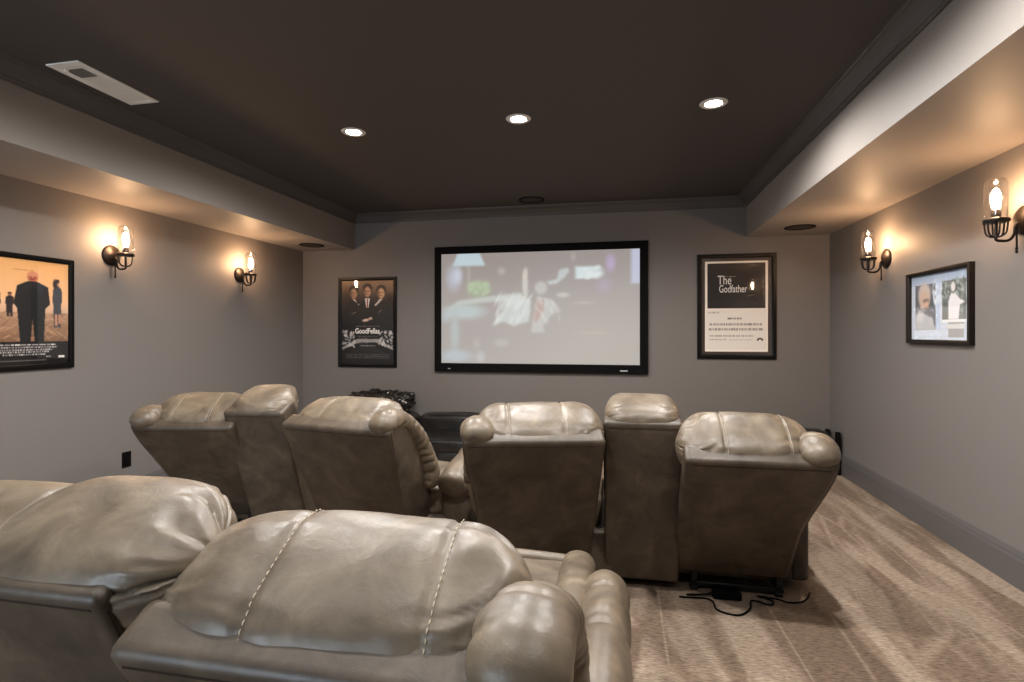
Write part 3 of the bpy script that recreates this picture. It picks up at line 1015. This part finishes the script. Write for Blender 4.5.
LV = {}
def loveseat(label, loc, seats, consoles, opened=()):
    root = thing('reclining_loveseat', label, 'sofa', loc, 0, 'taupe leather reclining loveseats')
    inv = Matrix.Translation(loc).inverted()
    for si, s in enumerate(seats):
        base, back = place(s['x'], s['y'], s['yaw'], s['lean'])
        if 'byaw' in s:
            base = place(s.get('bx', s['x']), s['y'], s['byaw'], 0)[0]
        base, back = inv @ base, inv @ back
        w, side = s['w'], s['side']
        L = s.get('L', 0.86)
        hw = w / 2
        # back panel
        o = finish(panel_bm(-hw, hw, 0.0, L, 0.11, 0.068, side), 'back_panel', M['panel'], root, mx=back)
        bm = bmesh.new()
        edge_s = L - 0.030
        tube(bm, [back @ Vector((u, 0.0005, edge_s)) for u in (-hw + .03, 0, hw - .03)], 0.0028, 8)
        finish(bm, 'piping', M['piping'], o, mx=None)
        # wing on the outer side
        bm = bmesh.new()
        wp = spline([(0.00, 0.05), (0.0, 0.45), (0.0, 0.80), (0.03, 0.865), (0.10, 0.84), (0.20, 0.73), (0.27, 0.56), (0.29, 0.40), (0.26, 0.26), (0.18, 0.10), (0.08, 0.03)], 60)
        k = L / 0.86
        ui, uo = side * (hw - 0.075), side * (hw + 0.004)
        um = side * (hw - 0.05)
        ra = []
        for uu, sc in ((ui, 0.98), (uo - side * .012, 1.0), (uo, 0.985)):
            ring = []
            for p in wp:
                sh = 0.068 * (1 - sstep(0.38, 1.0, p.y / 0.86)) * side
                ring.append(Vector((uu - sh, 0.01 + (p.x - .12) * sc + .12, ((p.y - .45) * sc + .45) * k)))
            ra.append(ring)
        rings(bm, ra)
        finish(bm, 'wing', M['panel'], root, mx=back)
        # padded ruched roll over the wing
        bm = bmesh.new()
        pp = spline([(0, 0.005, 0.845 * k), (0, 0.07, 0.872 * k), (0, 0.15, 0.83 * k), (0, 0.225, 0.72 * k), (0, 0.275, 0.56 * k), (0, 0.285, 0.40 * k), (0, 0.255, 0.27 * k)], 130)
        rr = s.get('padr', 0.080)
        N = len(pp)
        pp = [Vector((side * (hw - 0.064), p.y, p.z)) for i, p in enumerate(pp)]
        ruched(bm, pp, rr, seed=si * 3.1 + loc[0], squash=(0.98, 0.72), n=36, freq=105, amp=0.09, mx=back)
        finish(bm, 'wing_pad', M['leather'], root)
        # head pillow
        W = w - 0.02 + s.get('dw', 0)
        uc = -side * 0.035
        rn, rs = s.get('rn', 0.165), s.get('rs', 0.118)
        pm = back @ Matrix.Translation((uc, 0.185, L - 0.085 + s.get('ds', 0)))
        sm = s.get('seams', (-W * .22, W * .27))
        surf = pillow_surface(W, rn, rs, sm, int(10 + si + abs(loc[0] * 10)), s.get('gather', (.6, .6)), endp=s.get('endp', 4.0))
        o = finish(pillow(bmesh.new(), W, surf, pm), 'head_pillow', M['leather'], root, angle=80)
        for sx in sm:
            bm = bmesh.new()
            if s.get('bold'):
                stitches(bm, seam_path(surf, sx + .009), pm)
            else:
                stitches(bm, seam_path(surf, sx + .009), pm, .0009, .007, .002)
            q = finish(bm, 'stitching', M['thread'], o)
            q['label'] = 'cream stitching'
        # lower back cushion, seat, base, arm, footrest
        bm = cushion(bmesh.new(), (-hw + .02, .09, .22), (hw - .09 if side > 0 else hw - .02, .27, .74 * k), .4, si, mx=back)
        finish(bm, 'back_cushion', M['leather'], root)
        bm = cushion(bmesh.new(), (-hw + .02, .10, .27), (hw - .02, .72, .47), .32, si + 5, mx=base)
        finish(bm, 'seat_cushion', M['leather'], root)
        bm = bmesh.new()
        rbox(bm, (-hw + (.03 if side < 0 else -.05), .06, .06), (hw - (.03 if side > 0 else -.05), .70, .30), .02, 3)
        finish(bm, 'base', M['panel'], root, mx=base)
        a0, a1 = (hw - s.get('armin', .045), hw + s.get('armw', .125)) if side > 0 else (-hw - s.get('armw', .125), -hw + .045)
        ay = s.get('army', .74)
        bm = bmesh.new()
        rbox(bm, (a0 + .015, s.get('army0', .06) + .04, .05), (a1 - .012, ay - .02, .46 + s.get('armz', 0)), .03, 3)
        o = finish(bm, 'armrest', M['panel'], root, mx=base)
        bm = bmesh.new()
        ac, ar = (a0 + a1) / 2, (a1 - a0) / 2
        az, y0, sl = s.get('armz', 0.0), s.get('army0', .06), s.get('slope', 0.0)
        ruched(bm, spline([(ac, y0, .47 + az), (ac, y0 + .06, .50 + az), (ac, .30, .505 + az + sl * .4), (ac, .52, .505 + az + sl * .8), (ac, ay - .08, .495 + az + sl), (ac, ay, .45 + az + sl), (ac, ay + .02, .38 + az + sl)], 110),
               ar, si + 9, (1.0, max(.9, .085 / ar)), 40, 14, .05, mx=base, seams=(.30, .52))
        finish(bm, 'arm_pad', M['leather'], o)
        if s.get('open'):
            bm = cushion(bmesh.new(), (-hw + .03, .68, .33), (hw - .035, 1.02, .475), .35, si + 11, mx=base)
            finish(bm, 'footrest', M['leather'], root)
            bm = bmesh.new()
            ruched(bm, spline([(side * (hw - .075), .28, .49), (side * (hw - .075), .45, .515), (side * (hw - .07), .70, .51), (side * (hw - .075), .92, .485), (side * (hw - .08), .99, .45)], 60),
                   .062, si + 2.0, (1.0, .8), 30, 60, .09, mx=base)
            finish(bm, 'seat_bolster', M['leather'], root)
            bm = bmesh.new()
            tube(bm, spline([(-hw + .05, 1.005, .455), (0, 1.015, .462), (hw - .06, 1.005, .455)], 30), .030, 14)
            finish(bm, 'front_roll', M['leather'], root, mx=base)
            for xx in (-.2, .2):
                bm = bmesh.new()
                rbox(bm, (xx - .012, .55, .20), (xx + .012, .95, .225), .003, 1)
                rbox(bm, (xx - .012, .90, .22), (xx + .012, .93, .36), .003, 1)
                finish(bm, 'footrest_linkage', M['steel'], root, mx=base)
        else:
            bm = cushion(bmesh.new(), (-hw + .03, .70, .10), (hw - .03, .80, .44), .4, si + 11, mx=base)
            finish(bm, 'footrest', M['leather'], root)
        bm = bmesh.new()
        rbox(bm, (-hw + .08, .02, .018), (hw - .08, .05, .045), .004, 1)
        rbox(bm, (-hw + .08, .62, .018), (hw - .08, .65, .045), .004, 1)
        for xx in (-hw + .09, hw - .12):
            rbox(bm, (xx, .02, .03), (xx + .025, .65, .07), .004, 1)
            rbox(bm, (xx - .002, .015, .04), (xx + .03, .05, .17), .004, 1)
            rbox(bm, (xx - .006, .01, 0), (xx + .032, .06, .022), .004, 1)
            rbox(bm, (xx - .006, .60, 0), (xx + .032, .66, .022), .004, 1)
        finish(bm, 'mechanism_frame', M['steel'], root, mx=base)
    for ci, c in enumerate(consoles):
        base, back = place(c['x'], c['y'], c['yaw'], c['lean'], 0.05)
        base, back = inv @ base, inv @ back
        hw = c['w'] / 2
        L = c.get('L', 0.91)
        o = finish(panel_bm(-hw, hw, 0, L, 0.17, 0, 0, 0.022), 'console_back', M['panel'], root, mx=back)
        bm = bmesh.new()
        tube(bm, [back @ Vector((u, 0.0005, L - .028)) for u in (-hw + .02, 0, hw - .02)], 0.0026, 8)
        for sd in (-1, 1):
            tube(bm, [back @ Vector((sd * (hw - .003), .012, q * L + .02)) for q in (0, .5, .94)], 0.0026, 8)
        finish(bm, 'piping', M['piping'], o)
        W = c['w'] + c.get('dw', 0.0)
        pm = back @ Matrix.Translation((c.get('du', 0), 0.17, L - 0.042 + c.get('ds', 0)))
        surf = pillow_surface(W, c.get('rn', 0.165), c.get('rs', .098), (), 40 + ci + int(abs(loc[0] * 7)), c.get('gather', (.8, .8)), endp=c.get('endp', 3.2), pw=c.get('pw', .72))
        bm = pillow(bmesh.new(), W, surf, pm)
        finish(bm, 'console_pillow', M['leather'], root, angle=80)
        bm = bmesh.new()
        rbox(bm, (-hw + .01, .08, .04), (hw - .01, .74, .54), .02, 3)
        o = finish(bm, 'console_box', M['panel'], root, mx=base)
        bm = bmesh.new()
        rbox(bm, (-hw + .012, .22, .54), (hw - .012, .58, .60), .022, 3)
        finish(bm, 'console_lid', M['leather'], root, mx=base)
        for sd in (-1, 1):
            bm = bmesh.new()
            lathe(bm, [(.044, .0), (.044, .006), (.04, .008), (.036, .004), (.035, -.05), (.001, -.05)], 28, base @ Matrix.Translation((sd * .075, .655, .541)))
            finish(bm, 'cup_holder', M['steel'], o)
        bm = bmesh.new()
        rbox(bm, (-hw + .04, .10, 0), (hw - .04, .70, .045), .004, 1)
        finish(bm, 'plinth', M['steel'], root, mx=base)
    return root

loveseat('taupe leather loveseat before the screen, nearest the black wall outlet', (-2.05, 3.30, 0),
         [dict(x=-2.69, y=3.27, yaw=11, lean=35.5, w=.62, side=-1, gather=(.5, .3), seams=(-.13, .10), byaw=-8),
          dict(x=-1.415, y=2.96, yaw=-11, lean=26.5, w=.72, bx=-1.337, side=1, gather=(.5, 1.0), seams=(-.12,), byaw=-8, armw=.13, armz=-.01, slope=.13, army=.80, armin=.085, ds=-.015)],
         [dict(x=-2.20, y=3.20, yaw=5, lean=22, w=.385, gather=(.4, 1.0))])
loveseat('taupe leather loveseat before the screen, with black cords on the carpet beneath it', (0.1, 3.1, 0),
         [dict(x=-.484, y=2.87, yaw=14, lean=27.6, w=.675, endp=5.5, side=-1, gather=(.4, .5), seams=(-.16, .115), byaw=0, bx=-.42, armw=-.06, army0=.22),
          dict(x=.60, y=2.99, yaw=0, lean=35, w=.63, side=1, gather=(.9, .6), seams=(-.10, .17), armw=.08)],
         [dict(x=.11, y=2.95, yaw=0, lean=15, w=.385, gather=(.5, .5), endp=5.0, pw=.62)])
loveseat('taupe leather loveseat closest to the viewer with cream stitched pillow and raised footrest', (-0.9, 1.4, 0),
         [dict(x=-1.62, y=1.22, yaw=4, lean=24, w=.62, side=-1, gather=(.5, .8), seams=(-.13, .14), ds=-.058, bold=True),
          dict(x=-.452, y=1.137, yaw=0, lean=29, w=.745, bold=True, side=1, gather=(.5, 1.2), seams=(-.125, .185), open=True, armw=.11)],
         [dict(x=-1.076, y=1.13, yaw=0, lean=23, w=.38, gather=(.5, 1.2), dw=.14, du=.04, L=.935, ds=-.016)])

# ------------------------------------------------------------------ cords under the near loveseat
bm = bmesh.new()
tube(bm, spline([(.30, 2.90, .006), (.45, 2.90, .006), (.47, 2.80, .006), (.56, 2.765, .006), (.63, 2.84, .006), (.66, 2.93, .006), (.74, 2.90, .006), (.76, 2.95, .006),
                 (.70, 2.985, .006), (.80, 2.97, .006)], 90), .0045, 8)
tag(finish(bm, 'power_cable', M['blackmat']), 'thin black power cord looping on the carpet behind the loveseat', 'cord')
bm = bmesh.new()
tube(bm, spline([(.79, 2.975, .006), (.84, 2.945, .006), (.91, 2.97, .006), (.955, 3.03, .006), (.975, 3.075, .006)], 40), .004, 8)
tag(finish(bm, 'power_cable', M['blackmat']), 'black cord arcing by the bottom corner of the reclined seat', 'cord')
pb = thing('power_adapter', 'black power adapter box lying under the reclined loveseat', 'adapter', (.54, 2.95, 0))
bm = bmesh.new()
rbox(bm, (-.07, -.035, 0), (.07, .035, .045), .008, 3)
finish(bm, 'case', M['blackmat'], pb)
bm = bmesh.new()
tube(bm, [(-.07, 0, .02), (-.10, -.01, .012), (-.20, -.02, .006)], .005, 8)
finish(bm, 'lead', M['blackmat'], pb)

# ------------------------------------------------------------------ low black leather sofas against the front wall
def low_sofa(label, x0, x1, zb, posts, yc=5.62, dp=.38):
    cx = (x0 + x1) / 2
    t = thing('low_sofa', label, 'sofa', (cx, yc, 0))
    hw = (x1 - x0) / 2
    bm = bmesh.new()
    rbox(bm, (-hw, -dp, .03), (hw, dp - .02, .16), .02, 3)
    finish(bm, 'base', M['blackleather'], t)
    n = 2
    for k in range(n):
        a = -hw + .02 + k * (2 * hw - .04) / n
        b = a + (2 * hw - .04) / n - .006
        finish(cushion(bmesh.new(), (a, -dp - .02, .14), (b, dp - .18, .285), .3, k, .008), 'seat_cushion', M['blackleather'], t)
        finish(cushion(bmesh.new(), (a, dp - .30, .18), (b, dp - .01, zb), .38, k + 7, .01), 'back_cushion', M['blackleather'], t)
    for sx in (-1, 1):
        for yy in (-dp + .04, dp - .06):
            bm = bmesh.new()
            lathe(bm, [(.022, 0), (.026, .035), (.001, .035)], 16, Matrix.Translation((sx * (hw - .07), yy, 0)))
            finish(bm, 'leg', M['black'], t)
    if posts:
        bm = bmesh.new()
        rbox(bm, (hw - .02, -dp - .02, 0), (hw + .018, -dp + .03, .415), .006, 2)
        rbox(bm, (hw - .02, dp - .06, 0), (hw + .018, dp - .01, .40), .006, 2)
        rbox(bm, (hw - .015, -dp, .17), (hw + .012, dp - .03, .205), .006, 2)
        finish(bm, 'side_frame', M['black'], t)
    return t

low_sofa('low black leather sofa against the front wall below the screen', -3.35, -1.15, .465, False)
low_sofa('low black leather sofa in the front corner with black end post', .72, 2.06, .41, True, 5.85, .15)

def crumple(bm, lo, hi, seed):
    cushion(bm, lo, hi, .5, seed, 0.0, 64)
    c = Vector([(lo[i] + hi[i]) / 2 for i in range(3)])
    for v in bm.verts:
        q = v.co * 11 + Vector((seed, 0, 0))
        d = abs(noise.noise(q)) + 0.5 * abs(noise.noise(q * 2.3)) + 0.25 * abs(noise.noise(q * 5))
        v.co += (v.co - c).normalized() * (d - .35) * .085
        v.co.z = max(v.co.z, 0.004 * math.sin(40 * v.co.x))
    return bm
bl = crumple(bmesh.new(), (-.36, -.15, 0), (.38, .13, .20), 3.0)
M['throw'] = leather('black_patent', (0.02, 0.018, 0.017), (0.06, 0.055, 0.05), (0.16, 0.15, 0.14), 0.22)
bsdf(M['throw']).inputs['Metallic'].default_value = 0.75
o = finish(bl, 'crumpled_throw', M['throw'], loc=(-2.72, 5.83, .488), angle=80)
tag(o, 'shiny crumpled black throw bundled on the low sofa back', 'throw')
